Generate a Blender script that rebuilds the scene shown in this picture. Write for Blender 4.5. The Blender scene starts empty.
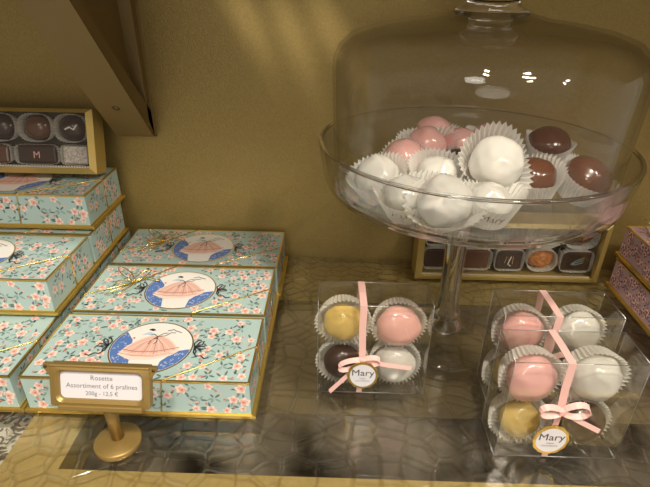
import bpy, bmesh, math, random
from mathutils import Vector, Matrix, noise

S = bpy.context.scene
COL = S.collection
PI = math.pi
def R_(d): return math.radians(d)
random.seed(7)

# ------------------------------------------------------------------ materials
def newmat(name):
    m = bpy.data.materials.new(name); m.use_nodes = True
    nt = m.node_tree; nt.nodes.clear()
    out = nt.nodes.new('ShaderNodeOutputMaterial')
    return m, nt, out

def principled(name, col, rough=0.5, metal=0.0, coat=0.0, sss=0.0, bump=0.0, bscale=400, spec=0.5, var=0.0, sheen=0):
    m, nt, out = newmat(name)
    b = nt.nodes.new('ShaderNodeBsdfPrincipled')
    b.inputs['Base Color'].default_value = (*col, 1)
    b.inputs['Roughness'].default_value = rough
    b.inputs['Metallic'].default_value = metal
    b.inputs['Coat Weight'].default_value = coat
    b.inputs['Coat Roughness'].default_value = 0.12
    b.inputs['Specular IOR Level'].default_value = spec
    if sss:
        b.inputs['Subsurface Weight'].default_value = sss
        b.inputs['Subsurface Radius'].default_value = (0.004, 0.0025, 0.0015)
        b.inputs['Subsurface Scale'].default_value = 1.0
    if bump or var:
        tc = nt.nodes.new('ShaderNodeTexCoord')
        n = nt.nodes.new('ShaderNodeTexNoise'); n.inputs['Scale'].default_value = bscale
        n.inputs['Detail'].default_value = 4
        nt.links.new(tc.outputs['Object'], n.inputs['Vector'])
        if bump:
            bp = nt.nodes.new('ShaderNodeBump'); bp.inputs['Strength'].default_value = bump
            bp.inputs['Distance'].default_value = 0.001
            nt.links.new(n.outputs['Fac'], bp.inputs['Height'])
            nt.links.new(bp.outputs['Normal'], b.inputs['Normal'])
        if var:
            r = nt.nodes.new('ShaderNodeValToRGB')
            r.color_ramp.elements[0].position = 0.3; r.color_ramp.elements[1].position = 0.7
            r.color_ramp.elements[0].color = (*[c * (1 - var) for c in col], 1)
            r.color_ramp.elements[1].color = (*[min(1, c * (1 + var)) for c in col], 1)
            nt.links.new(n.outputs['Fac'], r.inputs['Fac'])
            nt.links.new(r.outputs['Color'], b.inputs['Base Color'])
    nt.links.new(b.outputs[0], out.inputs[0])
    return m

def schlick(nt, f0, normal=None, gain=1.0):
    lw = nt.nodes.new('ShaderNodeLayerWeight'); lw.inputs['Blend'].default_value = .5
    if normal is not None: nt.links.new(normal, lw.inputs['Normal'])
    p = nt.nodes.new('ShaderNodeMath'); p.operation = 'POWER'; p.inputs[1].default_value = 3.6
    nt.links.new(lw.outputs['Facing'], p.inputs[0])
    a = nt.nodes.new('ShaderNodeMath'); a.operation = 'MULTIPLY_ADD'; a.use_clamp = True
    a.inputs[1].default_value = (1 - f0) * gain; a.inputs[2].default_value = f0
    nt.links.new(p.outputs[0], a.inputs[0])
    return a.outputs[0]

def thin_glass(name, tint=(.97, .98, .97), rough=0.02, ior=1.5, boost=0.0):
    m, nt, out = newmat(name)
    t = nt.nodes.new('ShaderNodeBsdfTransparent'); t.inputs['Color'].default_value = (*tint, 1)
    g = nt.nodes.new('ShaderNodeBsdfGlossy'); g.inputs['Roughness'].default_value = rough
    f = schlick(nt, ((ior - 1) / (ior + 1)) ** 2 + boost)
    mx = nt.nodes.new('ShaderNodeMixShader')
    nt.links.new(f, mx.inputs[0])
    nt.links.new(t.outputs[0], mx.inputs[1]); nt.links.new(g.outputs[0], mx.inputs[2])
    nt.links.new(mx.outputs[0], out.inputs[0])
    return m

def solid_glass(name):
    m, nt, out = newmat(name)
    g = nt.nodes.new('ShaderNodeBsdfGlass'); g.inputs['Roughness'].default_value = 0.0
    g.inputs['IOR'].default_value = 1.45; g.inputs['Color'].default_value = (1, 1, 1, 1)
    nt.links.new(g.outputs[0], out.inputs[0])
    return m

def paper_mat(name, col):
    m, nt, out = newmat(name)
    d = nt.nodes.new('ShaderNodeBsdfDiffuse'); d.inputs['Color'].default_value = (*col, 1)
    t = nt.nodes.new('ShaderNodeBsdfTranslucent'); t.inputs['Color'].default_value = (*col, 1)
    tr = nt.nodes.new('ShaderNodeBsdfTransparent')
    m1 = nt.nodes.new('ShaderNodeMixShader'); m1.inputs[0].default_value = 0.35
    m2 = nt.nodes.new('ShaderNodeMixShader'); m2.inputs[0].default_value = 0.10
    nt.links.new(d.outputs[0], m1.inputs[1]); nt.links.new(t.outputs[0], m1.inputs[2])
    nt.links.new(m1.outputs[0], m2.inputs[1]); nt.links.new(tr.outputs[0], m2.inputs[2])
    nt.links.new(m2.outputs[0], out.inputs[0])
    return m

def wall_mat():
    m, nt, out = newmat('gold_wallpaper')
    b = nt.nodes.new('ShaderNodeBsdfPrincipled')
    tc = nt.nodes.new('ShaderNodeTexCoord')
    n = nt.nodes.new('ShaderNodeTexNoise'); n.inputs['Scale'].default_value = 900; n.inputs['Detail'].default_value = 3
    n2 = nt.nodes.new('ShaderNodeTexNoise'); n2.inputs['Scale'].default_value = 6
    nt.links.new(tc.outputs['Object'], n.inputs['Vector']); nt.links.new(tc.outputs['Object'], n2.inputs['Vector'])
    r = nt.nodes.new('ShaderNodeValToRGB')
    r.color_ramp.elements[0].position = .3; r.color_ramp.elements[0].color = (.36, .265, .095, 1)
    r.color_ramp.elements[1].position = .75; r.color_ramp.elements[1].color = (.45, .340, .125, 1)
    nt.links.new(n.outputs['Fac'], r.inputs['Fac'])
    nt.links.new(r.outputs['Color'], b.inputs['Base Color'])
    b.inputs['Metallic'].default_value = .55; b.inputs['Roughness'].default_value = .42
    bp = nt.nodes.new('ShaderNodeBump'); bp.inputs['Strength'].default_value = .35; bp.inputs['Distance'].default_value = .0006
    nt.links.new(n.outputs['Fac'], bp.inputs['Height']); nt.links.new(bp.outputs['Normal'], b.inputs['Normal'])
    nt.links.new(b.outputs[0], out.inputs[0])
    return m

def textured_glass_mat():
    """cast glass with a raised pattern of rounded cells"""
    m, nt, out = newmat('cast_glass')
    N = nt.nodes.new; L = nt.links.new
    tc = N('ShaderNodeTexCoord')
    nz = N('ShaderNodeTexNoise'); nz.inputs['Scale'].default_value = 45; nz.inputs['Detail'].default_value = 2
    L(tc.outputs['Object'], nz.inputs['Vector'])
    add = N('ShaderNodeVectorMath'); add.operation = 'MULTIPLY_ADD'
    add.inputs[1].default_value = (.007, .007, 0)
    L(nz.outputs['Color'], add.inputs[0]); L(tc.outputs['Object'], add.inputs[2])
    v = N('ShaderNodeTexVoronoi'); v.feature = 'DISTANCE_TO_EDGE'; v.voronoi_dimensions = '2D'
    v.inputs['Scale'].default_value = 58; v.inputs['Randomness'].default_value = .8
    L(add.outputs[0], v.inputs['Vector'])
    rp = N('ShaderNodeValToRGB'); rp.color_ramp.interpolation = 'EASE'
    rp.color_ramp.elements[0].position = 0.0; rp.color_ramp.elements[1].position = 0.10
    L(v.outputs['Distance'], rp.inputs['Fac'])
    n3 = N('ShaderNodeTexNoise'); n3.inputs['Scale'].default_value = 34; n3.inputs['Detail'].default_value = 3
    n3.inputs['Distortion'].default_value = 1.2
    L(tc.outputs['Object'], n3.inputs['Vector'])
    mad = N('ShaderNodeMath'); mad.operation = 'MULTIPLY_ADD'; mad.inputs[1].default_value = .6
    L(n3.outputs['Fac'], mad.inputs[0]); L(rp.outputs['Color'], mad.inputs[2])
    bp = N('ShaderNodeBump'); bp.inputs['Strength'].default_value = .6; bp.inputs['Distance'].default_value = .0011
    L(mad.outputs[0], bp.inputs['Height'])
    t = N('ShaderNodeBsdfTransparent')
    mc = N('ShaderNodeMix'); mc.data_type = 'RGBA'
    mc.inputs['A'].default_value = (.88, .86, .80, 1); mc.inputs['B'].default_value = (.985, .98, .96, 1)
    L(rp.outputs['Color'], mc.inputs['Factor']); L(mc.outputs['Result'], t.inputs['Color'])
    g = N('ShaderNodeBsdfGlossy'); g.inputs['Roughness'].default_value = .12
    L(bp.outputs['Normal'], g.inputs['Normal'])
    mx = N('ShaderNodeMixShader'); L(schlick(nt, .10, bp.outputs['Normal'], 1.0), mx.inputs[0]); L(t.outputs[0], mx.inputs[1]); L(g.outputs[0], mx.inputs[2])
    L(mx.outputs[0], out.inputs[0])
    return m

def lace_mat():
    m, nt, out = newmat('lace_print')
    N = nt.nodes.new; L = nt.links.new
    tc = N('ShaderNodeTexCoord')
    n = N('ShaderNodeTexNoise'); n.inputs['Scale'].default_value = 105; n.inputs['Detail'].default_value = 1; n.inputs['Distortion'].default_value = 2.5
    L(tc.outputs['Object'], n.inputs['Vector'])
    r = N('ShaderNodeValToRGB'); r.color_ramp.elements[0].position = .47; r.color_ramp.elements[0].color = (.16, .14, .11, 1)
    r.color_ramp.elements[1].position = .53; r.color_ramp.elements[1].color = (.85, .82, .74, 1)
    L(n.outputs['Fac'], r.inputs['Fac'])
    b = N('ShaderNodeBsdfPrincipled'); b.inputs['Roughness'].default_value = .7
    L(r.outputs['Color'], b.inputs['Base Color']); L(b.outputs[0], out.inputs[0])
    return m

M = dict(
    wall=wall_mat(),
    glass_shelf=textured_glass_mat(),
    shelf_gold=principled('painted_gold_board', (.50, .385, .155), .45, .10, bump=.1, bscale=300, var=.08),
    under=principled('board_wall_reflection', (.20, .165, .105), .5, bscale=18, var=.25, bump=.1),  # brown tone painted in for the gold wall mirrored in the shelf glass
    slate_glints=principled('slate_painted_glints', (.125, .112, .092), .35, bscale=26, var=.95, bump=.2),  # dark base; the pale patches are painted reflections of the glass above
    bracket=principled('bronze_gold_paint', (.27, .19, .075), .5, .3, bump=.15, bscale=500),
    stand=principled('gold_brown_paint', (.33, .22, .07), .38, .45, bump=.08, bscale=600),
    gold=principled('gold_foil', (.78, .56, .16), .28, .9, bump=.12, bscale=250),
    golddull=principled('gold_card', (.62, .46, .15), .42, .55, bump=.1, bscale=300),
    cord=principled('gold_cord', (.85, .62, .20), .25, .95),
    teal=principled('pale_teal_paper', (.43, .585, .58), .38, coat=.15),
    rose1=principled('rose_pink_print', (.82, .49, .44), .4),
    rose2=principled('rose_light_print', (.92, .72, .64), .4),
    rose3=principled('rose_red_print', (.72, .22, .15), .4),
    leaf=principled('leaf_print', (.12, .18, .18), .4),
    leaf2=principled('pale_leaf_print', (.26, .38, .36), .4),
    mauve=principled('mauve_paper', (.52, .35, .38), .45),
    mleaf=principled('dark_plum_print', (.13, .06, .09), .45),
    mrose=principled('crimson_print', (.48, .10, .12), .45),
    white=principled('white_print', (.86, .84, .82), .35),
    blue=principled('blue_print', (.10, .20, .52), .4),
    lblue=principled('light_blue_print', (.50, .66, .80), .4),
    skirt=principled('peach_print', (.80, .50, .43), .4),
    skirtd=principled('dark_peach_print', (.52, .24, .20), .4),
    black=principled('black_print', (.025, .03, .045), .45),
    paper=paper_mat('waxed_paper', (.90, .885, .84)),
    ink=principled('gold_brown_ink', (.20, .14, .07), .5),
    darkink=principled('dark_ink', (.06, .05, .05), .5),
    greyink=principled('grey_ink', (.22, .20, .22), .5),
    wchoc=principled('white_icing', (.70, .68, .63), .22, coat=.5, sss=.25),
    pchoc=principled('pink_icing', (.80, .44, .41), .22, coat=.5, sss=.2),
    ychoc=principled('golden_yellow_icing', (.62, .44, .13), .25, coat=.5, sss=.1),
    mchoc=principled('milk_chocolate', (.115, .042, .020), .2, coat=.6),
    dchoc=principled('dark_chocolate', (.045, .02, .012), .28, coat=.4),
    nut=principled('nutty_caramel', (.55, .20, .05), .4, coat=.4, bump=.8, bscale=350, var=.4),
    speck=principled('pale_speckled_icing', (.55, .50, .45), .5, var=.4, bscale=700),
    tray_in=principled('dark_inner_tray', (.05, .035, .02), .6),
    ribbon=principled('pink_satin', (.80, .49, .46), .35, coat=.3),
    card=principled('white_card', (.72, .71, .77), .4),
    glass=thin_glass('clear_glass', (.996, .997, .996), .02, 1.38, .008),
    dish=thin_glass('dish_glass', (.988, .99, .99), .03, 1.5, .012),
    acryl=thin_glass('clear_acetate', (.992, .992, .985), .07, 1.42, .035),
    acryledge=thin_glass('acetate_fold', (.80, .80, .78), .30, 1.5, .60),
    sglass=solid_glass('solid_glass'),
    lace=lace_mat(),
    screw=principled('screw_metal', (.14, .10, .05), .35, .8),
)

# ------------------------------------------------------------------ mesh kit
class MB:
    def __init__(s): s.v = []; s.f = []; s.m = []; s.mats = []; s.sm = []
    def mi(s, mat):
        mat = M[mat] if isinstance(mat, str) else mat
        if mat not in s.mats: s.mats.append(mat)
        return s.mats.index(mat)
    def add(s, vs, fs, mat, smooth=False):
        b = len(s.v); k = s.mi(mat)
        s.v += [tuple(v) for v in vs]
        for f in fs: s.f.append([b + i for i in f]); s.m.append(k); s.sm.append(smooth)
        return s
    def box(s, x0, x1, y0, y1, z0, z1, mat, bev=0.0):
        if bev <= 0:
            vs = [(x, y, z) for z in (z0, z1) for y in (y0, y1) for x in (x0, x1)]
            return s.add(vs, [(0, 2, 3, 1), (4, 5, 7, 6), (0, 1, 5, 4), (2, 6, 7, 3), (0, 4, 6, 2), (1, 3, 7, 5)], mat)
        bm = bmesh.new(); bmesh.ops.create_cube(bm, size=1)
        for v in bm.verts:
            v.co = Vector(((x0 + x1) / 2 + v.co.x * (x1 - x0), (y0 + y1) / 2 + v.co.y * (y1 - y0), (z0 + z1) / 2 + v.co.z * (z1 - z0)))
        bmesh.ops.bevel(bm, geom=bm.edges[:], offset=bev, segments=2, affect='EDGES', profile=.5)
        return s.frombm(bm, mat)
    def frombm(s, bm, mat, smooth=False):
        bm.verts.index_update()
        s.add([v.co.copy() for v in bm.verts], [[v.index for v in f.verts] for f in bm.faces], mat, smooth)
        bm.free(); return s
    def lathe(s, prof, mat, n=64, c=(0, 0, 0), close=True):
        vs = []; fs = []
        k = len(prof)
        for i in range(n):
            a = 2 * PI * i / n
            for r, z in prof: vs.append((c[0] + r * math.cos(a), c[1] + r * math.sin(a), c[2] + z))
        for i in range(n):
            j = (i + 1) % n
            for q in range(k - 1): fs.append((i * k + q, j * k + q, j * k + q + 1, i * k + q + 1))
        return s.add(vs, fs, mat, True)
    def tube(s, pts, r, mat, n=6, flat=1.0):
        pts = [Vector(p) for p in pts]; vs = []; fs = []
        up = Vector((0, 0, 1)); prev = None
        for i, p in enumerate(pts):
            t = (pts[min(i + 1, len(pts) - 1)] - pts[max(i - 1, 0)]).normalized()
            a = t.cross(up) if prev is None else prev - t * prev.dot(t)
            if a.length < 1e-6: a = t.cross(Vector((1, 0, 0)))
            a.normalize(); b = t.cross(a); prev = a
            for k in range(n):
                an = 2 * PI * k / n
                vs.append(p + a * r * math.cos(an) + b * r * flat * math.sin(an))
        for i in range(len(pts) - 1):
            for k in range(n):
                j = (k + 1) % n
                fs.append((i * n + k, i * n + j, (i + 1) * n + j, (i + 1) * n + k))
        fs.append(list(range(n))[::-1]); fs.append([(len(pts) - 1) * n + k for k in range(n)])
        return s.add(vs, fs, mat, True)
    def band(s, pts, w, wdir, mat, th=0.0004):
        """ribbon: strip through pts with width direction(s) wdir, real thickness"""
        pts = [Vector(p) for p in pts]; vs = []; fs = []
        for i, p in enumerate(pts):
            t = (pts[min(i + 1, len(pts) - 1)] - pts[max(i - 1, 0)]).normalized()
            wd = Vector(wdir[i] if isinstance(wdir, list) else wdir)
            wd = (wd - t * wd.dot(t)).normalized(); nn = t.cross(wd)
            for a, b in ((-1, -1), (1, -1), (1, 1), (-1, 1)): vs.append(p + wd * w * .5 * a + nn * th * .5 * b)
        for i in range(len(pts) - 1):
            for k in range(4):
                j = (k + 1) % 4; fs.append((i * 4 + k, i * 4 + j, i * 4 + 4 + j, i * 4 + 4 + k))
        fs.append((3, 2, 1, 0)); q = (len(pts) - 1) * 4; fs.append((q, q + 1, q + 2, q + 3))
        return s.add(vs, fs, mat, False)
    def poly(s, P, pts2, mat, lift):
        """flat printed shape on plane P=(origin,u,v,n)"""
        o, u, v, n = P
        vs = [o + u * a + v * b + n * lift for a, b in pts2]
        return s.add(vs, [list(range(len(vs)))], mat)
    def stroke(s, P, pts2, w, mat, lift):
        o, u, v, n = P
        q = [Vector((a, b)) for a, b in pts2]; vs = []; fs = []
        for i, p in enumerate(q):
            t = (q[min(i + 1, len(q) - 1)] - q[max(i - 1, 0)]).normalized(); nn = Vector((-t.y, t.x)) * w * .5
            for d in (p - nn, p + nn): vs.append(o + u * d.x + v * d.y + n * lift)
        for i in range(len(q) - 1): fs.append((i * 2, i * 2 + 2, i * 2 + 3, i * 2 + 1))
        return s.add(vs, fs, mat)
    def build(s, name, parent=None):
        me = bpy.data.meshes.new(name)
        me.from_pydata([tuple(v) for v in s.v], [], s.f)
        for m in s.mats: me.materials.append(m)
        me.polygons.foreach_set('material_index', s.m)
        me.polygons.foreach_set('use_smooth', s.sm)
        me.update()
        o = bpy.data.objects.new(name, me); COL.objects.link(o)
        if parent: o.parent = parent
        return o

def tag(o, label=None, cat=None, group=None, kind=None):
    if label: o['label'] = label
    if cat: o['category'] = cat
    if group: o['group'] = group
    if kind: o['kind'] = kind
    return o
def empty(name, loc, label, cat, group=None, rz=0):
    o = bpy.data.objects.new(name, None); COL.objects.link(o); o.empty_display_size = .01
    o.location = loc; o.rotation_euler = (0, 0, rz)
    return tag(o, label, cat, group)
def kids(o): return [c for c in bpy.data.objects if c.parent == o]
def copy_tree(o, loc=None, label=None, group=None):
    c = o.copy(); COL.objects.link(c)
    for ch in kids(o):
        d = ch.copy(); COL.objects.link(d); d.parent = c
        for g in kids(ch):
            e = g.copy(); COL.objects.link(e); e.parent = d
    if loc is not None: c.location = loc
    if label: c['label'] = label
    if group: c['group'] = group
    return c

def text_geo(txt, size, align='CENTER'):
    cu = bpy.data.curves.new('txt', 'FONT'); cu.body = txt; cu.size = size; cu.align_x = align
    cu.resolution_u = 2
    o = bpy.data.objects.new('txt', cu); COL.objects.link(o)
    dg = bpy.context.evaluated_depsgraph_get(); dg.update()
    me = o.evaluated_get(dg).to_mesh()
    vs = [v.co.copy() for v in me.vertices]; fs = [list(p.vertices) for p in me.polygons]
    o.evaluated_get(dg).to_mesh_clear()
    bpy.data.objects.remove(o); bpy.data.curves.remove(cu)
    return vs, fs

def plane(o, u, v):
    u = Vector(u).normalized(); v = Vector(v).normalized()
    return (Vector(o), u, v, u.cross(v))

# ------------------------------------------------------------------ room shell
w = MB(); w.box(-.75, .75, .435, .455, -.45, .75, 'wall'); w = w.build('wall_back'); tag(w, kind='structure')
g = MB(); g.box(-.6, .6, .402, .4345, -.03, -.0061, 'shelf_gold')
g.box(-.6, .6, .158, .1925, -.03, -.0061, 'shelf_gold')
g.box(-.6, .6, .151, .1578, -.05, -.001, 'shelf_gold')
g.box(-.190, -.1555, .1925, .402, -.03, -.0061, 'shelf_gold')
tag(g.build('trim_1'), kind='structure')
g = MB(); g.box(-.6, .6, .158, .4345, -.006, 0, 'glass_shelf', .001); tag(g.build('trim_2'), kind='structure')
g = MB(); g.box(-.6, .6, .262, .4345, -.045, -.0305, 'under'); tag(g.build('floor'), kind='structure')
g = MB(); g.box(-.6, .6, .153, .2618, -.045, -.0305, 'slate_glints'); tag(g.build('trim_4'), kind='structure')
g = MB(); g.box(-.75, .75, .205, .4345, .305, .325, 'bracket', .002); tag(g.build('trim_3'), kind='structure')
g = MB(); g.box(-.36, -.192, .193, .258, -.0303, -.0285, 'lace', .0005)
tag(g.build('lace_card'), 'white and grey lace patterned card under the glass, bottom left corner', 'card')

# ------------------------------------------------------------------ bracket
def make_bracket():
    root = empty('shelf_bracket', (-.174, .435, .1175), 'brown gold diagonal wall bracket holding up the shelf overhead', 'bracket')
    hw = .016
    P = [(0, 0), (-.010, .004), (-.178, .187), (0, .187)]
    bm = bmesh.new()
    a = [bm.verts.new((-hw, y, z)) for y, z in P]; b = [bm.verts.new((hw, y, z)) for y, z in P]
    bm.faces.new(a[::-1]); side = bm.faces.new(b)
    for i in range(4): bm.faces.new((a[i], a[(i + 1) % 4], b[(i + 1) % 4], b[i]))
    bmesh.ops.recalc_face_normals(bm, faces=bm.faces[:])
    r = bmesh.ops.inset_region(bm, faces=[side], thickness=.003, depth=-.0015)
    r = bmesh.ops.inset_region(bm, faces=[side], thickness=.016, depth=0)
    r = bmesh.ops.inset_region(bm, faces=[side], thickness=.003, depth=-.009)
    MB().frombm(bm, 'bracket').build('brace', root)
    d = Vector((0, -.168, .1885)).normalized(); n = Vector((0, -d.z, d.y)) * 1.0
    for t in (.040, .118):
        c = Vector((.000, -.010, .004)) + d * t
        s = MB(); q = plane(c, (1, 0, 0), d)
        nn = q[3] if q[3].y < 0 else -q[3]
        ring = lambda rr, h: [c + q[1] * rr * math.cos(x * PI / 8) + q[2] * rr * math.sin(x * PI / 8) + nn * h for x in range(16)]
        vs = ring(.0032, -.0005) + ring(.0032, .0006) + ring(.0018, .0010) + ring(.0012, .0003)
        fs = [(k * 16 + i, k * 16 + (i + 1) % 16, k * 16 + 16 + (i + 1) % 16, k * 16 + 16 + i) for k in range(3) for i in range(16)] + [list(range(48, 64))]
        s.add(vs, fs, 'screw'); s.build('screw', root)
    return root
make_bracket()

# ------------------------------------------------------------------ floral boxes
W, D, H = .140, .0645, .0285
def scatter_print(mb, P, w, h, pal, sp=.0092, seed=1, avoid=None, scale=1.0):
    rnd = random.Random(seed)
    base, r1, r2, r3, l1, l2 = pal
    if base == 'mauve': sp = .0062
    nx = max(1, round(w / sp)); ny = max(1, round(h / sp))
    def ok(x, y, m=.003): return m < x < w - m and m < y < h - m and not (avoid and ((x - avoid[0]) / avoid[2]) ** 2 + ((y - avoid[1]) / avoid[3]) ** 2 < 1)
    def leaf(x, y, a, L, wd, mat, lift):
        c, s = math.cos(a), math.sin(a)
        pts = [(0, 0), (.3 * L, wd), (.7 * L, wd * .8), (L, 0), (.7 * L, -wd * .8), (.3 * L, -wd)]
        mb.poly(P, [(x + p * c - q * s, y + p * s + q * c) for p, q in pts], mat, lift)
    for j in range(ny):
        for i in range(nx):
            x = (i + .5 + .5 * (j % 2) - .25) * w / nx + rnd.uniform(-.28, .28) * sp
            y = (j + .5) * h / ny + rnd.uniform(-.28, .28) * sp
            kind = rnd.random()
            a0 = rnd.uniform(0, 2 * PI)
            if not ok(x, y): continue
            # sprig
            for k in range(rnd.choice((3, 4, 5))):
                a = a0 + k * 1.25 + rnd.uniform(-.3, .3)
                d = .0024 * scale if kind < .62 else .0006
                lx, ly = x + d * math.cos(a), y + d * math.sin(a)
                L = rnd.uniform(.0032, .0052) * scale
                if ok(lx + L * math.cos(a), ly + L * math.sin(a), .0012): leaf(lx, ly, a, L, .00075 * scale, l1 if rnd.random() < .6 else l2, .00006)
            sx, sy = x + .0055 * scale * math.cos(a0), y + .0055 * scale * math.sin(a0)
            if ok(sx, sy, .0015):
                mb.stroke(P, [(x, y), ((x + sx) / 2 + .0008, (y + sy) / 2), (sx, sy)], .00035, l2, .00005)
                mb.poly(P, [(sx + .0009 * scale * math.cos(k * PI / 3), sy + .0009 * scale * math.sin(k * PI / 3)) for k in range(6)], r3 if kind < .4 else r1, .00008)
            if kind < .68:
                R = rnd.uniform(.0022, .0034) * scale
                ph = rnd.uniform(0, 6)
                pts = [(x + R * (1 + .22 * math.cos(5 * t + ph)) * math.cos(t), y + R * (1 + .22 * math.cos(5 * t + ph)) * math.sin(t)) for t in [2 * PI * q / 20 for q in range(20)]]
                mb.poly(P, pts, r2, .00010)
                R2 = R * .68; ox, oy = rnd.uniform(-.2, .2) * R, rnd.uniform(-.2, .2) * R
                pts = [(x + ox + R2 * (1 + .25 * math.cos(3 * t + ph)) * math.cos(t), y + oy + R2 * (1 + .25 * math.cos(3 * t + ph)) * math.sin(t)) for t in [2 * PI * q / 14 for q in range(14)]]
                mb.poly(P, pts, r1, .00014)
                R3 = R * .3
                mb.poly(P, [(x + ox + R3 * math.cos(q), y + oy + R3 * .8 * math.sin(q)) for q in range(6)], r3, .00018)
TEAL = ('teal', 'rose1', 'rose2', 'rose3', 'leaf', 'leaf2')
MAUVE = ('mauve', 'mrose', 'rose2', 'mrose', 'mleaf', 'mleaf')

def lid_mesh(pal, seed, oval=True, scale=1.0):
    mb = MB(); z0 = .0026
    mb.box(-W / 2, W / 2, 0, D, z0, H, pal[0], .0003)
    av = (W * .506, D * .48, .0285, .0272) if oval else None
    scatter_print(mb, plane((-W / 2, 0, H), (1, 0, 0), (0, 1, 0)), W, D, pal, seed=seed, avoid=av, scale=scale)
    hh = H - z0
    scatter_print(mb, plane((-W / 2, 0, z0), (1, 0, 0), (0, 0, 1)), W, hh, pal, seed=seed + 1, scale=scale)
    scatter_print(mb, plane((W / 2, 0, z0), (0, 1, 0), (0, 0, 1)), D, hh, pal, seed=seed + 2, scale=scale)
    scatter_print(mb, plane((-W / 2, D, z0), (0, -1, 0), (0, 0, 1)), D, hh, pal, seed=seed + 3, scale=scale)
    scatter_print(mb, plane((W / 2, D, z0), (-1, 0, 0), (0, 0, 1)), W, hh, pal, seed=seed + 4, scale=scale)
    return mb
def trim_mesh():
    mb = MB(); t = .0009; e = .00035
    for (x0, x1, y0, y1) in ((-W / 2 - e, W / 2 + e, -e, t), (-W / 2 - e, W / 2 + e, D - t, D + e), (-W / 2 - e, -W / 2 + t, t, D - t), (W / 2 - t, W / 2 + e, t, D - t)):
        mb.box(x0, x1, y0, y1, H - .0009, H + .00035, 'gold')
    return mb
def base_mesh():
    mb = MB(); mb.box(-W / 2 - .003, W / 2 + .003, -.0016, D + .0016, 0, .0026, 'gold', .0005)
    mb.box(-W / 2 - .0006, W / 2 + .0006, -.0006, D + .0006, .0026, .0034, 'gold')
    return mb

def medallion_mesh():
    mb = MB(); P = plane((.0008, D * .48, H), (1, 0, 0), (0, 1, 0))
    rx, ry = .0272, .0262
    el = lambda k, a0=0, a1=2 * PI, n=48: [(rx * k * math.cos(a0 + (a1 - a0) * i / (n - 1)), ry * k * math.sin(a0 + (a1 - a0) * i / (n - 1))) for i in range(n)]
    mb.poly(P, el(1.0)[:-1], 'gold', .00022)
    mb.poly(P, el(.965)[:-1], 'white', .00028)
    # blue garden left and lower right
    mb.poly(P, el(.955, PI * .80, PI * 1.40, 24) + [(-.010, -.014), (-.013, -.004), (-.0145, .006)], 'blue', .00034)
    mb.poly(P, el(.955, PI * 1.62, PI * 1.98, 20) + [(.017, -.004), (.010, -.014)], 'blue', .00034)
    rnd = random.Random(3)
    for k in range(60):
        a = rnd.uniform(PI * .82, PI * 1.38) if k < 36 else rnd.uniform(PI * 1.64, PI * 1.93)
        q = rnd.uniform(.62, .9) if k < 36 else rnd.uniform(.72, .9)
        x, y = rx * q * math.cos(a), ry * q * math.sin(a)
        t = rnd.uniform(0, 6); r = rnd.uniform(.0005, .0011)
        mb.stroke(P, [(x, y), (x + r * math.cos(t), y + r * math.sin(t)), (x + r * 1.6 * math.cos(t + .8), y + r * 1.6 * math.sin(t + .8))], .00035, 'white' if k % 3 else 'lblue', .00042)
    # wide skirt
    sk = [(-.0195, -.0085)] + [(-.0175 + .035 * t, -.0045 + .0165 * math.sin(PI * (t * .93 + .02)) ** .8) for t in [i / 16 for i in range(17)]] + [(.019, -.004), (.015, -.0085), (.004, -.0125), (-.010, -.0135)]
    mb.poly(P, sk, 'rose2', .00046)
    mb.poly(P, [(x * .88, y * .82 + .001) for x, y in sk], 'skirt', .00050)
    for k in range(9):
        t = k / 8; mb.stroke(P, [(.001, .009), (-.008 + .016 * t, .003), (-.015 + .030 * t, -.005 - .004 * math.sin(PI * t))], .00045, 'skirtd' if k % 2 else 'rose2', .00056)
    mb.stroke(P, [(-.0180, -.0035), (-.009, -.0055), (.004, -.0050), (.0185, -.0005)], .0008, 'skirtd', .00060)
    mb.stroke(P, [(-.0185, -.0058), (-.009, -.0080), (.004, -.0078), (.0175, -.0034)], .0006, 'rose2', .00060)
    mb.stroke(P, [(-.0190, -.0072), (-.009, -.0098), (.004, -.0098), (.0160, -.0060)], .0004, 'skirtd', .00060)
    # bow and blue sash, bird
    mb.poly(P, [(-.010, .0115), (-.006, .0150), (-.001, .0125), (-.002, .0110), (-.007, .0120)], 'lblue', .00062)
    for pts in ([(.001, .010), (.004, .0135), (.007, .014)], [(.001, .010), (.006, .011), (.009, .0145), (.012, .0145)], [(.001, .010), (-.002, .006), (-.003, .002)], [(.001, .010), (.002, .005), (.0005, .002)], [(.001, .010), (-.002, .0125), (-.004, .0115)], [(.006, .0165), (.010, .018), (.012, .0165), (.016, .0150)]):
        mb.stroke(P, pts, .0005, 'black', .00068)
    mb.poly(P, [(-.0072, .0172), (-.0055, .0185), (-.0035, .0182), (-.0022, .0168), (-.0040, .0160), (-.0062, .0166)], 'black', .00064)
    mb.poly(P, [(-.0155, .0080), (-.0142, .0092), (-.0132, .0080), (-.0142, .0070)], 'rose3', .00050)
    # black ribbon bows at both ends
    for s in (-1, 1):
        cx = s * .0285
        for pts in ([(0, 0), (.0025, .0055), (.005, .0065), (.0045, .003), (0, 0)], [(0, 0), (.006, .0015), (.0075, -.001), (.004, -.0015), (0, 0)], [(0, 0), (-.001, .004), (.001, .0075), (.003, .0075)], [(0, 0), (.0005, -.005), (.003, -.0085), (.006, -.0080), (.0085, -.0105), (.0115, -.0095)], [(0, 0), (.002, -.004), (.0015, -.007)]):
            mb.stroke(P, [(cx + s * a, b) for a, b in pts], .0009, 'black', .00070)
    return mb

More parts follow.
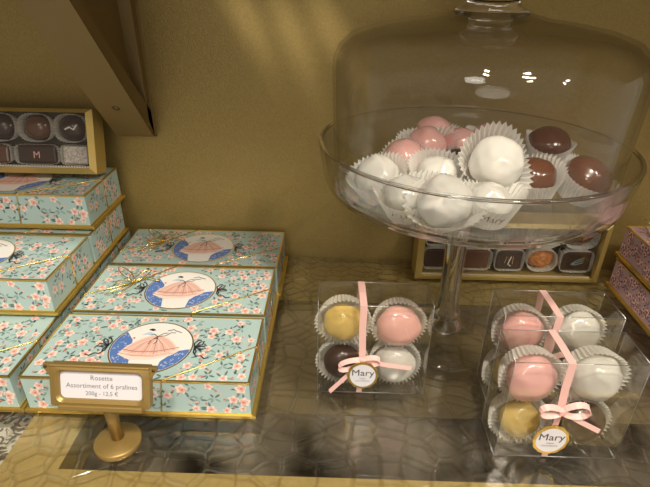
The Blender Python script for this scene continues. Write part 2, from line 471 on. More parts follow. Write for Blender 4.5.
def cord_mesh(kind, seed=0):
    mb = MB(); r = .00042; zt = H + .0008; rnd = random.Random(seed)
    x0, x1 = -W / 2 - .0006, W / 2 + .0006; y0, y1 = -.0006, D + .0006
    if kind in ('both', 'front'):   # across the front right corner
        mb.tube([(x1, D * .52, .004), (x1, D * .52, H), (x1 - .001, D * .515, zt), (.018, y0 + .001, zt), (.017, y0, H - .0002), (.014, y0 - .0002, .004)], r, 'cord')
    if kind in ('both', 'back', 'bow'):    # across the back left corner
        mb.tube([(x0, D * .30, .004), (x0, D * .30, H), (x0 + .001, D * .31, zt), (-.038, D * .58, zt + .0003), (-.012, y1 - .001, zt), (-.011, y1, H - .0005)], r, 'cord')
    if kind in ('both', 'bow'):
        c = Vector((-.038, D * .58, zt + .0006))
        mb.tube([c + Vector((.0012 * math.cos(a), .0012 * math.sin(a), .0004 * math.sin(2 * a))) for a in [q * PI / 4 for q in range(9)]], .0007, 'cord')
        for (a, L, hgt) in ((.9, .016, .004), (2.5, .018, .007), (3.6, .013, .003)):
            u = Vector((math.cos(a), math.sin(a), 0)); v = Vector((-u.y, u.x, 0))
            mb.tube([c + u * L * .5 * (1 - math.cos(t)) + v * .0032 * math.sin(t) + Vector((0, 0, hgt * math.sin(t / 2))) for t in [q * PI / 7 for q in range(15)]], r, 'cord')
        for (a, L) in ((4.5, .020), (-2.2, .024), (.2, .020), (1.9, .014)):
            u = Vector((math.cos(a), math.sin(a), 0)); v = Vector((-u.y, u.x, 0))
            mb.tube([c + u * L * t + v * .003 * math.sin(4 * t) + Vector((0, 0, .0002 + .002 * math.sin(PI * t))) for t in [q / 6 for q in range(7)]], r, 'cord')
    return mb

def floral_box(pal, seed, label, group, loc, oval=True, cord='both', rz=0):
    root = empty('floral_gift_box', loc, label, 'gift box', group, rz)
    base_mesh().build('base_tray', root)
    ld = lid_mesh(pal, seed, oval, 1.0 if pal is TEAL else .75).build('lid', root)
    trim_mesh().build('gold_edging', ld)
    if oval: medallion_mesh().build('medallion', ld)
    if cord: cord_mesh(cord, seed).build('gold_cord', root)
    return root

GR = 'floral gift boxes in the right hand row'
XR = -.1195
b1 = floral_box(TEAL, 11, 'pale teal floral gift box behind the price sign, frontmost of the right row', GR, (XR, .2290, 0), cord='front')
b2 = floral_box(TEAL, 23, 'teal floral gift box in the middle of the right row, cord bow at left', GR, (XR + .0003, .2975, 0), cord='both')
b3 = floral_box(TEAL, 37, 'teal floral gift box rearmost of the right row, at the gold wall', GR, (XR + .0016, .3655, 0), cord='both')
GL = 'floral gift boxes stacked at the left'
XL = -.266
copy_tree(b1, (XL, .2290, 0), 'teal floral gift box lowest and frontmost of the left stack', GL)
copy_tree(b2, (XL, .2970, 0), 'teal floral gift box on the shelf under the front box of the left second layer', GL)
copy_tree(b1, (XL, .3650, 0), 'teal floral gift box on the shelf at the wall, under the left stack', GL)
copy_tree(b1, (XL, .2885, .0312), 'front teal floral gift box in the second layer of the left stack', GL)
copy_tree(b3, (XL, .3570, .0312), 'teal floral gift box directly under the topmost box of the left stack', GL)
copy_tree(b1, (XL, .3620, .0624), 'topmost teal floral gift box of the left stack, chocolate display box standing on it', GL)

GP = 'mauve floral boxes at the right edge'
p1 = floral_box(MAUVE, 51, 'mauve pink floral gift box lower one of two stacked at the right edge', GP, (.2480 + D, .325, 0), oval=False, cord=None, rz=PI / 2)
p2 = copy_tree(p1, (.2480 + D, .325, .0312), 'upper mauve pink floral gift box at the right edge, gold cord bow on it', GP)
c = MB()
zt = H + .0008
c.tube([(.069, .052, .004), (.0708, .052, H), (.068, .050, zt), (.020, D + .0002, zt), (.020, D + .0006, .004)], .00035, 'cord')
for (a, L, hg) in ((1.2, .017, .012), (2.2, .015, .014)):
    u = Vector((math.cos(a), math.sin(a), 0)); v = Vector((-u.y, u.x, 0)); cc = Vector((.050, .045, zt + .0005))
    c.tube([cc + u * L * .5 * (1 - math.cos(t)) + v * .004 * math.sin(t) + Vector((0, 0, hg * math.sin(t / 2))) for t in [q * PI / 7 for q in range(15)]], .00045, 'cord')
c.build('gold_cord', p2)

# ------------------------------------------------------------------ pralines & cups
def cup_verts(rb, rt, h, n=40, fl=.045, irr=.0, seed=0, th=.0):
    """fluted cup, base at origin, opening towards +z"""
    rnd = random.Random(seed); ph = [rnd.uniform(0, 6) for _ in range(3)]
    mb = MB(); vs = []; fs = []; rings = 5
    for j in range(rings):
        t = j / (rings - 1)
        for i in range(2 * n):
            a = PI * i / n
            f = fl * (.35 + .65 * t) * (1 if i % 2 else -1)
            r = (rb + (rt - rb) * t) * (1 + f) * (1 + irr * t * (math.sin(2 * a + ph[0]) * .6 + math.sin(3 * a + ph[1]) * .5))
            z = h * t * (1 + irr * t * math.sin(2 * a + ph[2]) * .8)
            if j == rings - 1: z += .0007 * (1 if i % 2 else -1)
            vs.append((r * math.cos(a), r * math.sin(a), z))
    m = 2 * n
    for j in range(rings - 1):
        for i in range(m):
            k = (i + 1) % m; fs.append((j * m + i, j * m + k, (j + 1) * m + k, (j + 1) * m + i))
    fs.append(list(range(m))[::-1])
    mb.add(vs, fs, 'paper'); return mb

def ball_mesh(R, mat, seed, amp=.06, flat=.9, swirl=0.0, rough=0.0):
    bm = bmesh.new(); bmesh.ops.create_icosphere(bm, subdivisions=4, radius=1)
    off = Vector((seed * 3.1, seed * 1.7, seed * .9))
    for v in bm.verts:
        d = v.co.normalized()
        k = 1 + amp * (.8 * noise.noise(d * 1.2 + off) + .35 * noise.noise(d * 2.6 - off))
        if swirl:   # a folded drip of icing
            x = d.x * math.cos(seed) + d.y * math.sin(seed)
            k += swirl * max(0, math.sin(4 * x + 3 * noise.noise(d * 1.2 + off))) ** 3 * max(0, d.z + .2)
        if rough: k += rough * noise.noise(d * 9 + off) + rough * noise.noise(d * 4 + off)
        v.co = d * R * k; v.co.z *= flat
    mb = MB().frombm(bm, mat, True); return mb

def cup_text(txt, rb, rt, h, ang, size, fl=.045):
    vs, fs = text_geo(txt, size)
    out = []
    tt = .42
    for v in vs:
        t = tt + v.y / h; r = (rb + (rt - rb) * t) * (1 + fl * (.35 + .65 * t)) + .0002
        a = ang + v.x / r
        out.append((r * math.cos(a), r * math.sin(a), h * t))
    return MB().add(out, fs, 'ink')

CH = {}
def praline(flavour, label, group, loc, direction=(0, 0, 1), R=.0142, cup=(.0115, .0185, .017), irr=.08, seed=1, text=None, sink=.001, name='praline', spin=0, fl=.045, flat=.88):
    """praline in its paper cup; direction = where the cup opens to; loc = centre of the cup base"""
    root = empty(name, loc, label, 'praline', group)
    q = Vector(direction).normalized().to_track_quat('Z', 'Y')
    root.rotation_mode = 'QUATERNION'; root.rotation_quaternion = q
    mat, amp, sw, rg = {'white': ('wchoc', .15, .08, 0), 'pink': ('pchoc', .13, 0.02, 0), 'yellow': ('ychoc', .14, .07, 0), 'milk': ('mchoc', .12, 0.02, 0), 'dark': ('dchoc', .06, 0, 0), 'nut': ('nut', .03, 0, .09)}[flavour]
    bmh = ball_mesh(R, mat, seed, amp, flat, sw, rg)
    bmh.v = [(x, y, z + R * flat + sink) for x, y, z in bmh.v]
    bmh.build('chocolate', root)
    cu = cup_verts(*cup, irr=irr, seed=seed, fl=fl).build('paper_cup', root)
    if text is not None:
        lv = q.inverted() @ Vector((-.25 + text, -1, 0))
        cup_text('Mary', *cup, math.atan2(lv.y, lv.x), .0062, fl).build('lettering', cu)
    return root

# ------------------------------------------------------------------ cake stand
SC = Vector((.0830, .308, 0))
ZF = .1310        # inner floor of the dish
def cake_stand():
    root = empty('glass_cake_stand', SC, 'clear glass pedestal cake stand with shallow dish, full of pralines', 'cake stand')
    # dish: rim, wall, floor
    prof = [(.0, .1310), (.068, .1310), (.0815, .1312), (.0866, .1325), (.0888, .1380), (.0904, .1470), (.0915, .1550), (.0925, .1565), (.0940, .1555), (.0928, .1470), (.0908, .1360), (.0880, .1295), (.0800, .1270), (.055, .1262), (.012, .1260), (0, .1260)]
    dd = MB().lathe(prof, 'dish', 128).build('dish', root)
    rg = [(.0930 + .0013 * math.cos(a), .1566 + .0011 * math.sin(a)) for a in [q * PI / 5 for q in range(11)]]
    MB().lathe(rg, 'sglass', 160).build('rim', dd)
    rg = [(.0800 + .0016 * math.cos(a), .1262 + .0012 * math.sin(a)) for a in [q * PI / 5 for q in range(11)]]
    MB().lathe(rg, 'sglass', 160).build('foot_ring', dd)
    # stem
    ps = [(0, .1258), (.0085, .1258), (.0092, .1230), (.0082, .115), (.0073, .095), (.0070, .070), (.0071, .045), (.0078, .034), (.0092, .0305), (.0100, .0285), (.0090, .0265), (.0098, .0245), (.0118, .0215), (.0128, .0185), (.0120, .0160), (0, .0160)]
    MB().lathe(ps, 'sglass', 64).build('stem', root)
    # foot
    pf = [(0, .0158), (.0125, .0158), (.0160, .0128), (.0230, .0075), (.0300, .0042), (.0328, .0030), (.0335, .0016), (.0328, .0004), (.027, .0006), (0, .0020)]
    MB().lathe(pf, 'dish', 96).build('foot', root)
    return root
cake_stand()
def dome():
    root = empty('glass_cake_dome', SC + Vector((0, 0, .1258)), 'large clear glass dome cover resting in the dish of the cake stand', 'dome')
    b = 0.0
    out = [(.0832, .0066), (.0842, .0080), (.0850, .030), (.0862, .060), (.0868, .073), (.0862, .0795), (.0835, .0855), (.0770, .0915), (.0650, .0955), (.0480, .0985), (.0320, .1005), (.0200, .1035), (.0, .1040)]
    inn = [(0, .1022), (.0200, .1017), (.0320, .0987), (.0480, .0966), (.0640, .0936), (.0755, .0895), (.0815, .0840), (.0842, .0788), (.0848, .073), (.0844, .060), (.0832, .030), (.0824, .0080), (.0832, .0066)]
    MB().lathe(out + inn, 'glass', 128).build('cover', root)
    k = [(a, b - .0045) for a, b in [(0, .1087), (.0205, .1087), (.0150, .1115), (.0128, .1150), (.0124, .1180), (.0135, .1215), (.0165, .1260), (.0180, .1320), (.0170, .1390), (.0115, .1450), (.0050, .1480), (0, .1485)]]
    MB().lathe(k, 'sglass', 64).build('knob', root)
dome()

# pralines in the dish: flavour, centre of the ball, opening direction, R, label, text angle on the cup
GD = 'pralines heaped in the glass dish'
cupS = (.0110, .0180, .0155)
DISH = [
 ('white', (.0250, .2780, .1445), (-.35, -.30, .9), .0135, 'white praline in pleated paper at the far left of the dish', None),
 ('white', (.0400, .2560, .1425), (-.10, -.20, .95), .0120, 'white praline low in a printed paper cup, left of the largest white one', 0.0),
 ('white', (.0575, .2440, .1450), (-.02, -.42, .75), .0138, 'glossy white praline standing proud at the front centre of the dish', None),
 ('white', (.0835, .2530, .1415), (.05, -.12, .98), .0120, 'white praline sunk in a printed cup at the front right of the white ones', 0.15),
 ('white', (.0905, .2770, .1545), (.02, -.75, .62), .0148, 'large white praline tipped towards the viewer in a wide open paper cup', None),
 ('white', (.0610, .2850, .1450), (-.05, -.20, .95), .0118, 'white praline half hidden behind the front white ones', None),
 ('pink', (.0435, .3080, .1460), (-.3, -.3, .9), .0128, 'pink praline leftmost of the pink ones in the dish', None),
 ('pink', (.0600, .3240, .1500), (-.1, -.4, .8), .0125, 'pink praline second from the left, domed above its paper', None),
 ('pink', (.0690, .3540, .1500), (-.1, .1, .95), .0125, 'pink praline farthest back in the dish, paper flaring behind it', None),
 ('pink', (.0835, .3330, .1480), (.2, -.1, .95), .0125, 'pink praline right of the other pink ones, in front of the rearmost', None),
 ('pink', (.1080, .3520, .1465), (.2, 0, .95), .0120, 'pink praline mostly hidden behind the large tipped white one', None),
 ('dark', (.0775, .3080, .1420), (0, 0, 1), .0118, 'dark praline barely showing between pink and white ones', None),
 ('milk', (.1165, .2860, .1435), (-.25, -.15, .9), .0130, 'shiny brown praline between the large tipped white one and the right one', None),
 ('milk', (.1410, .3340, .1480), (.1, -.1, .95), .0142, 'shiny brown praline at the back right of the dish in printed paper', 0.0),
 ('milk', (.1480, .2870, .1430), (.25, -.25, .9), .0138, 'shiny brown praline at the far right of the dish', None),
]
for i, (fl, c, d, R, lab, tx) in enumerate(DISH):
    q = Vector(d).normalized()
    R = R * .96 if i in (0, 1, 3, 5) else R
    base = Vector(c) + Vector((-.0020, -.0030, 0)) - q * (R * .88 + .001)
    praline(fl, lab, GD, base, d, R, (.0108, .0168 if i in (0, 6, 13, 14) else max(.0178, R * 1.38), .0175 if i == 4 else .0140 if fl == 'pink' else .0165 if i != 2 else .0135), .14, i + 1, tx, .001)

# ------------------------------------------------------------------ small clear boxes of four pralines
def clear_box(x, y, w, d, h, label, bow, tagc, tails, strip_x, rz=0):
    root = empty('clear_praline_box', (x, y, 0), label, 'praline box', 'clear boxes of four pralines', rz)
    t = .00035
    m = MB()
    m.box(0, w, 0, t, t, h - t, 'acryl'); m.box(0, w, d - t, d, t, h - t, 'acryl')
    m.box(0, t, t, d - t, t, h - t, 'acryl'); m.box(w - t, w, t, d - t, t, h - t, 'acryl')
    m.box(0, w, 0, d, 0, t, 'acryl'); m.box(0, w, 0, d, h - t, h, 'acryl')
    m.build('clear_shell', root)
    m = MB(); e = .00016
    c8 = [(a, b, c) for a in (0, w) for b in (0, d) for c in (e, h)]
    for i in range(8):
        for j in range(i + 1, 8):
            if sum(abs(c8[i][k] - c8[j][k]) > 1e-3 for k in range(3)) == 1:
                m.tube([c8[i], c8[j]], e if c8[i][2] != c8[j][2] else e * 1.6, 'acryledge', 4)
    m.build('folded_edges', root)
    sx = strip_x
    r = MB(); wd = .0043
    bx, bz = bow
    r.band([(sx, d + .0004, .001), (sx, d + .0004, h + .0003), (sx + .0003, d * .5, h + .0006), (sx + .0006, -.0004, h + .0004), (sx * .6 + bx * .4, -.0005, h * .75), (bx, -.0006, bz)], wd, (1, 0, 0), 'ribbon')
    r.band([(bx, -.0006, bz), (bx - .001, -.0006, .001)], wd * .8, (1, 0, 0), 'ribbon')
    rib = r.build('pink_ribbon', root)
    bw = MB()
    def loop(sgn, L, H, tilt):
        pts = []; wds = []
        for k in range(17):
            a = 2 * PI * k / 16
            X = L * .5 * (1 - math.cos(a)); Z = H * math.sin(a) * (1 - .25 * math.cos(a))
            X2 = X * math.cos(tilt) - Z * math.sin(tilt); Z2 = X * math.sin(tilt) + Z * math.cos(tilt)
            pts.append((bx + sgn * X2, -.0022 - .0016 * math.sin(a * .5), bz + Z2)); 
        bw.band(pts, .0034, (0, 1, .55), 'ribbon')
    for a in bow_loops[label[:5]]: loop(*a)
    bw.box(bx - .0018, bx + .0018, -.0042, -.0009, bz - .0018, bz + .0018, 'ribbon', .0006)
    for tx, tz in tails:
        bw.band([(bx, -.0025, bz), ((bx + tx) / 2, -.0035, (bz + tz) / 2 + .0006), (tx, -.0020, tz)], .0028, (.3, .3, 1), 'ribbon')
    bw.build('bow', rib)
    tx, tz, tr = tagc
    g = MB(); n = 48; prev = None
    vs = []
    for (s, yy) in ((1, 0), (1, -.0006)):
        for k in range(n):
            a = 2 * PI * k / n; q = 1 + .025 * math.cos(12 * a)
            vs.append((tx + tr * q * math.cos(a), -.0046 + yy, tz + tr * 1.12 * q * math.sin(a)))
    fs = [(k, (k + 1) % n, n + (k + 1) % n, n + k) for k in range(n)] + [list(range(n))[::-1], list(range(n, 2 * n))]
    g.add(vs, fs, 'gold')
    vs = [(tx + tr * .84 * math.cos(2 * PI * k / n), -.00535, tz + tr * .94 * math.sin(2 * PI * k / n)) for k in range(n)]
    g.add(vs, [list(range(n))], 'card')
    tg = g.build('round_tag', root)
    L = MB()
    for txt, s, dz, mt in (('Mary', .0072, .0002, 'darkink'), ('haute', .0018, -.0026, 'greyink'), ('chocolaterie', .0018, -.0046, 'greyink')):
        v, f = text_geo(txt, s)
        L.add([(tx + p.x, -.0055, tz + dz + p.y) for p in v], f, mt)
    L.build('lettering', tg)
    return root
bow_loops = {
 'small': [(-1, .016, .0030, -.35), (1, .011, .0026, .12)],
 'front': [(-1, .0125, .0032, .1), (1, .0140, .0042, .22)],
 'clear': [(-1, .0125, .0032, .1), (1, .0140, .0042, .22)],
}
clear_box(-.0090, .2535, .070, .0265, .070, 'small clear box standing alone left of the stand, golden, pink, brown and white pralines', (.0285, .0295), (.0290, .0195, .0098), [(.0080, .0020), (.0600, .0240)], .0270)
clear_box(.0955, .2065, .0700, .0275, .070, 'front clear box of the right pair, pink and white pralines above, yellow and brown below', (.0300, .0385), (.0272, .0195, .0098), [(.0540, .0240)], .0285)
clear_box(.1020, .2475, .0700, .0275, .070, 'clear box behind the frontmost one at right, pink and white pralines at top', (.0300, .0385), (.0272, .0195, .0098), [(.0540, .0220)], .0310)

def boxed(x, y, d, items, where):
    for fl, px, pz, R, seed, dx in items:
        c = Vector((x + px, y, pz))
        yb = y + d - .0048; c.z -= .0028 if pz > .035 else .0016; c.x -= .0012
        praline(fl, '%s praline %s' % ({'white': 'white', 'pink': 'pink', 'yellow': 'golden yellow', 'milk': 'brown', 'dark': 'dark brown'}[fl], where % ('top' if pz > .035 else 'bottom', 'left' if px < .035 else 'right')),
                'pralines packed in the clear boxes', (c.x, yb, c.z), dx, R * .99, (.0148, .0173, .0105), .04, seed, None, .0006, fl=.07, flat=.72)
boxed(-.0090, .2535, .0265, [('yellow', .0172, .0515, .0128, 21, (0, -1, 0)), ('pink', .0525, .0505, .0145, 22, (0, -1, 0)), ('dark', .0172, .0176, .0128, 23, (0, -1, 0)), ('white', .0525, .0178, .0140, 24, (0, -1, 0))], 'at the %s %s of the clear box standing alone')
boxed(.0955, .2065, .0275, [('pink', .0172, .0515, .0142, 31, (0, -1, 0)), ('white', .0525, .0525, .0140, 32, (0, -1, 0)), ('yellow', .0172, .0176, .0122, 33, (0, -1, 0)), ('dark', .0525, .0178, .0140, 34, (0, -1, 0))], 'at the %s %s of the frontmost clear box at right')
boxed(.1020, .2475, .0275, [('pink', .0175, .0515, .0142, 41, (0, -1, 0)), ('white', .0525, .0520, .0142, 42, (0, -1, 0)), ('yellow', .0172, .0176, .0122, 43, (0, -1, 0)), ('dark', .0525, .0178, .0140, 44, (0, -1, 0))], 'at the %s %s of the clear box behind another at right')

# ------------------------------------------------------------------ upright gold display boxes of chocolates
def display_box(x0, x1, y, z0, h, label, cells, lacec=True, tilt=0, frr=.0055, d=.027):
    """cells: (kind, x0, x1, z0, z1) inside the window, in box coordinates"""
    root = empty('chocolate_display_box', (x0, y, z0), label, 'chocolate box', 'gold display boxes of assorted chocolates')
    root.rotation_euler = (-tilt, 0, 0); TM = Matrix.Translation((x0, y, z0)) @ Matrix.Rotation(-tilt, 4, 'X')
    w = x1 - x0; fr = .0055; fb = .0050
    m = MB()
    m.box(0, w, .006, d, 0, fb * .6, 'golddull'); m.box(0, w, .006, d, h - .002, h, 'golddull')
    m.box(0, .002, .006, d, fb * .6, h - .002, 'golddull'); m.box(w - .002, w, .006, d, fb * .6, h - .002, 'golddull')
    m.box(.002, w - .002, d - .002, d, fb * .6, h - .002, 'tray_in')
    m.build('tray', root)
    m = MB()   # mitred frame, sloping in towards the window
    o = [(0, 0), (w, 0), (w, h), (0, h)]; i_ = [(fr, fb), (w - frr, fb), (w - frr, h - .003), (fr, h - .003)]
    vs = [(a, .003, b) for a, b in o] + [(a, 0, b) for a, b in i_] + [(a, .006, b) for a, b in o] + [(a, .006, b) for a, b in i_]
    fs = []
    for k in range(4):
        j = (k + 1) % 4
        fs += [(k, j, 4 + j, 4 + k), (4 + k, 4 + j, 12 + j, 12 + k), (8 + k, 8 + j, j, k), (12 + k, 12 + j, 8 + j, 8 + k)]
    m.add(vs, fs, 'golddull'); m.build('frame', root)
    m = MB(); m.box(fr + .0002, w - frr - .0002, .0015, .0019, fb + .0002, h - .0032, 'glass'); m.build('clear_window', root)
    if lacec:
        m = MB(); n = int((w - fr - frr) / .0022)
        for k in range(n):
            xx = fr + .0011 + k * .0022
            m.add([(xx - .0011, .0032, fb), (xx + .0011, .0032, fb), (xx + .0007, .0030, fb + .0016), (xx - .0007, .0030, fb + .0016)], [(0, 1, 2, 3)], 'paper')
        m.build('lace_paper_edge', root)
    for kind, a, b, c, e, lab in cells:
        cx, cz = (a + b) / 2, (c + e) / 2; wx, wz = (b - a) / 2, (e - c) / 2
        r = empty('chocolate', TM @ Vector((cx, .0085, cz)), lab, 'chocolate', 'chocolates in the gold display boxes')
        r.rotation_euler = (-tilt, 0, 0)
        rnd = random.Random(int(cx * 1e5))
        sq = kind in ('square', 'leafsquare', 'marksquare', 'long', 'speckled')
        cup = MB(); n = 72; vs = []
        for rr, yy in ((.86, .0145), (.96, .001)):
            for k in range(n):
                A = 2 * PI * k / n; p = 5.0 if sq else 2.6
                q = (abs(math.cos(A)) ** p + abs(math.sin(A)) ** p) ** (-1 / p) * (1 + .025 * (1 if k % 2 else -1))
                vs.append((wx * rr * q * math.cos(A), yy, wz * rr * q * math.sin(A)))
        fs = [(k, (k + 1) % n, n + (k + 1) % n, n + k) for k in range(n)] + [list(range(n))]
        cup.add(vs, fs, 'paper')
        cm = MB()
        if sq:
            s = .84
            cm.box(-wx * s, wx * s, .002, .0135, -wz * s, wz * s, {'speckled': 'speck', 'long': 'mchoc' if 'milk' in lab else 'dchoc'}.get(kind, 'dchoc'), .0016)
        else:
            b_ = ball_mesh(1, {'round': 'mchoc' if 'milk' in lab else 'dchoc', 'nut': 'nut', 'swirl': 'dchoc', 'shell': 'mchoc'}[kind], rnd.random() * 9, .05, 1, 0, .08 if kind == 'nut' else 0)
            cm = MB(); cm.add([(vx * wx * .80, .0085 - vz * .0075, vy * wz * .80) for vx, vy, vz in b_.v], b_.f, b_.mats[0], True)
        co = cm.build('praline', r); cup.build('paper_cup', r)
        P_ = plane((0, .0019, 0), (1, 0, 0), (0, 0, 1)); dm = MB()
        if kind == 'marksquare':
            dm.stroke(P_, [(-.004, -.003), (-.003, .004), (0, -.001), (.003, .004), (.003, -.004)], .0006, 'golddull', .0001)
            dm.stroke(P_, [(.001, .004), (-.001, -.004), (.002, -.006)], .0009, 'white', .0002); dm.build('icing_mark', co)
        elif kind == 'leafsquare':
            for q in (-1, 0, 1): dm.stroke(P_, [(-.005, -.003), (-.001, -.001 + q * .002), (.006, .002 + q * .0025)], .0008, 'leaf2', .0001)
            dm.build('icing_mark', co)
        elif kind == 'swirl':
            P_ = plane((0, .0003, 0), (1, 0, 0), (0, 0, 1))
            dm.tube([(-.004, .0012, -.001), (0, .0010, .001), (.003, .0012, -.001), (.006, .0020, .003)], .0008, 'white'); dm.build('icing_mark', co)
        elif kind == 'long' and 'letter' in lab:
            v, f = text_geo('M', .008); dm.add([(p.x, .0018, p.y - .003) for p in v], f, 'rose1'); dm.build('icing_mark', co)
    return root
a, b, c_, d_, = .0055, .0285, .0285, .0540
hx = .058
display_box(.0740, .2390, .3955, 0.0004, hx, 'gold framed chocolate box standing upright at the wall behind the cake stand', [
 ('long', .007, .030, .006, .0285, 'dark chocolate in the lower left corner of the box behind the stand'),
 ('long', .031, .070, .006, .0285, 'oblong milk chocolate seen beside the stem of the cake stand'),
 ('marksquare', .072, .099, .006, .0285, 'dark square chocolate with a white mark, behind the cake stand'),
 ('nut', .101, .129, .006, .0290, 'orange brown nutty round chocolate in the box behind the stand'),
 ('leafsquare', .131, .161, .006, .0285, 'dark square chocolate with pale leaf icing, lower right of the box'),
 ('square', .007, .035, .0300, .0540, 'dark chocolate in the upper left corner of the box behind the stand'),
 ('long', .037, .078, .0300, .0540, 'dark oblong chocolate in the upper row behind the dish'),
 ('square', .080, .098, .0300, .0540, 'dark chocolate in the middle of the upper row behind the dish'),
 ('round', .100, .128, .0300, .0540, 'dark round chocolate above the nutty one in the upper row'),
 ('round', .130, .161, .0300, .0540, 'milk chocolate at the upper right of the box behind the stand'),
])
display_box(-.3665, -.1965, .3880, .0988, .0520, 'gold framed chocolate box standing upright on top of the left stack', [
 ('speckled', .137, .161, .006, .0235, 'pale speckled square chocolate at the lower right of the left display box'),
 ('long', .098, .136, .006, .0235, 'oblong chocolate with a pink letter beside the pale speckled one'),
 ('long', .058, .096, .006, .0235, 'oblong milk chocolate at the lower left, cut by the picture edge'),
 ('swirl', .133, .161, .0245, .0485, 'dark round chocolate with a pale swirl, top right of the left display box'),
 ('round', .103, .132, .0245, .0485, 'round milk chocolate in pleated paper, left of the swirled one'),
 ('round', .073, .102, .0245, .0485, 'dark round chocolate at the upper left, cut by the picture edge'),
], tilt=R_(15), frr=.0045, d=.021)

# ------------------------------------------------------------------ price sign
def sign():
    root = empty('price_sign', (-.1247, .2062, 0), 'small gold brown price sign on a round foot in front of the floral boxes', 'price sign')
    MB().lathe([(0, .0042), (.0125, .0042), (.0133, .0034), (.0133, .0006), (.0127, 0), (0, 0)], 'stand', 64).build('round_foot', root)
    s = MB(); s.tube([(-.0004, .0015, .0040), (-.0012, .0017, .036)], .0036, 'stand', 24); s.build('post', root)
    f = empty('sign_frame', (-.0020, -.0030, .0335), None, None); f.parent = root
    tl = R_(-20); f.rotation_euler = (tl, 0, R_(-1))
    w2, h = .0278, .0235; wx, wz0, wz1 = .0232, .0040, .0200
    m = MB()
    # ring frame, front face y=-.0025, back y=.0025, rounded window
    def rr(x, z0, z1, r, n=6):
        out = []
        for cx, cz, a0 in ((x - r, z1 - r, 0), (-x + r, z1 - r, PI / 2), (-x + r, z0 + r, PI), (x - r, z0 + r, 1.5 * PI)):
            for k in range(n): a = a0 + k / (n - 1) * PI / 2; out.append((cx + r * math.cos(a), cz + r * math.sin(a)))
        return out
    O = rr(w2, 0, h, .0015); I = rr(wx, wz0, wz1, .003); I0 = rr(wx + .0015, wz0 - .0015, wz1 + .0015, .004); N_ = len(O)
    vs = [(a, -.0022, b) for a, b in O] + [(a, -.0030, b) for a, b in I0] + [(a, -.0016, b) for a, b in I] + [(a, .0012, b) for a, b in I] + [(a, .0025, b) for a, b in O]
    fs = [(q * N_ + k, q * N_ + (k + 1) % N_, ((q + 1) % 5) * N_ + (k + 1) % N_, ((q + 1) % 5) * N_ + k) for q in range(5) for k in range(N_)]
    m.add(vs, fs, 'stand')
    m.box(-.0278, .0278, -.0030, .0030, .0227, .0245, 'stand', .0008)
    m.box(-.0235, .0235, -.0034, .0020, -.0022, .0012, 'stand', .0008)
    for sg in (-1, 1):
        e = [(sg * .0277, .0170), (sg * .0315, .0218), (sg * .0315, .0243), (sg * .0270, .0243)]
        if sg < 0: e = e[::-1]
        m.add([(a, -.0018, b) for a, b in e] + [(a, .0010, b) for a, b in e], [(0, 1, 2, 3), (7, 6, 5, 4), (0, 4, 5, 1), (1, 5, 6, 2), (2, 6, 7, 3), (3, 7, 4, 0)], 'stand')
    # the empty becomes a mesh part
    fo = m.build('frame', root); fo.location = f.location; fo.rotation_euler = f.rotation_euler
    bpy.data.objects.remove(f)
    for sg in (-1, 1):
        sm = MB(); sm.tube([(sg * .0300, -.0017, .0227), (sg * .0300, -.0024, .0227)], .0009, 'screw', 10); sm.build('rivet', fo)
    cm = MB(); cm.box(-.0250, .0250, .0002, .0008, .0035, .0205, 'card'); cd = cm.build('card', root)
    L = MB()
    for txt, sz, z in (('Rosette', .0040, .0148), ('Assortiment of 6 pralines', .0039, .0102), ('200g - 12,5 €', .0034, .0060)):
        v, ff = text_geo(txt, sz)
        L.add([(p.x, .00005, p.y + z) for p in v], ff, 'greyink')
    lt = L.build('lettering', cd)
    cd.location = fo.location; cd.rotation_euler = fo.rotation_euler
sign()

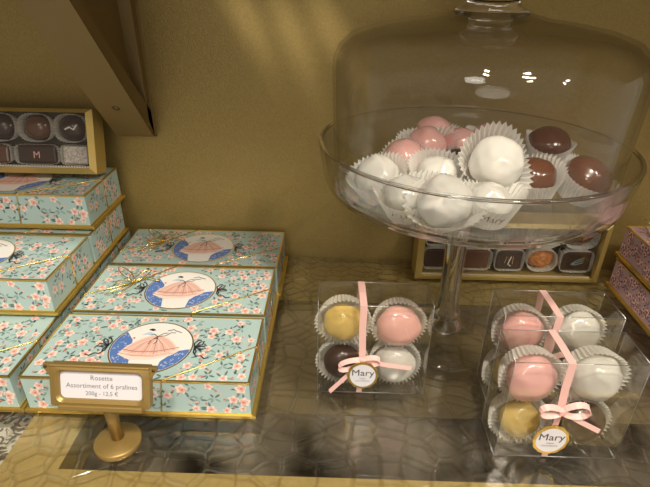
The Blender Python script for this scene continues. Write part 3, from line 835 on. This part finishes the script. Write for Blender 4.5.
# ------------------------------------------------------------------ lights
def area(loc, tgt, size, power, col=(1, .90, .74), shape='DISK'):
    l = bpy.data.lights.new('shop_lamp', 'AREA'); l.shape = shape; l.size = size; l.energy = power; l.color = col
    o = bpy.data.objects.new('shop_lamp', l); COL.objects.link(o); o.location = loc
    o.rotation_euler = (Vector(tgt) - Vector(loc)).to_track_quat('-Z', 'Y').to_euler(); return o
def spot(loc, tgt, power, ang, blend, col=(1, .84, .62), r=.004):
    l = bpy.data.lights.new('streak_spot', 'SPOT'); l.energy = power; l.color = col; l.spot_size = R_(ang); l.spot_blend = blend; l.shadow_soft_size = r
    o = bpy.data.objects.new('streak_spot', l); COL.objects.link(o); o.location = loc
    o.rotation_euler = (Vector(tgt) - Vector(loc)).to_track_quat('-Z', 'Y').to_euler(); return o
area((.55, -.75, 1.25), (-.05, .3, 0), .10, 7.5)
area((.42, -.42, 1.25), (-.05, .3, 0), .09, 6)
area((-.35, -.9, 1.15), (-.05, .3, 0), .35, 3.5, (1, .93, .82))
area((-.05, -.35, 1.3), (0, .3, 0), .08, 12)
area((.9, -.5, .9), (.1, .3, .1), .06, 3)
area((-.1, -1.2, .45), (0, .4, .1), .6, 1.6, (1, .92, .8), 'DISK')
for lx, px, pz, pw, an in ((-.128, -.074, .215, .8, 7), (-.108, -.062, .190, .6, 6), (-.085, -.038, .205, 1, 7), (-.070, -.030, .180, .5, 6), (-.052, -.008, .205, 1, 7), (-.075, -.014, .150, .35, 5), (-.030, .012, .180, .5, 6)):  # added spots, no real fittings: they make the streaks the dome glass throws
    spot((lx, .388, .296), (px, .435, pz), pw * 1.5, an * 1.7, 1.0, (1, .88, .72), .012)
wd = bpy.data.worlds.new('World'); S.world = wd; wd.use_nodes = True
bg = wd.node_tree.nodes['Background']; bg.inputs[0].default_value = (1, .86, .68, 1); bg.inputs[1].default_value = .30

# ------------------------------------------------------------------ camera
cam = bpy.data.cameras.new('Camera'); co = bpy.data.objects.new('Camera', cam); COL.objects.link(co)
right = Vector((0.99954692, 0.02764297, 0.0119086)); up = Vector((-0.02354121, 0.47144537, 0.88158101)); fw = Vector((-0.01875526, 0.88146193, -0.47188252))
mt = Matrix((right, up, -fw)).transposed().to_4x4(); mt.translation = (0, 0, .24783)
co.matrix_world = mt
cam.sensor_width = 36; cam.lens = 509.26 / 650 * 36; cam.clip_start = .01; cam.clip_end = 20
S.camera = co
S.view_settings.view_transform = 'Standard'; S.view_settings.look = 'None'; S.view_settings.gamma = 1; S.view_settings.use_curve_mapping = False
S.view_settings.exposure = 0.0
S.cycles.transparent_max_bounces = 32
S.cycles.max_bounces = 12
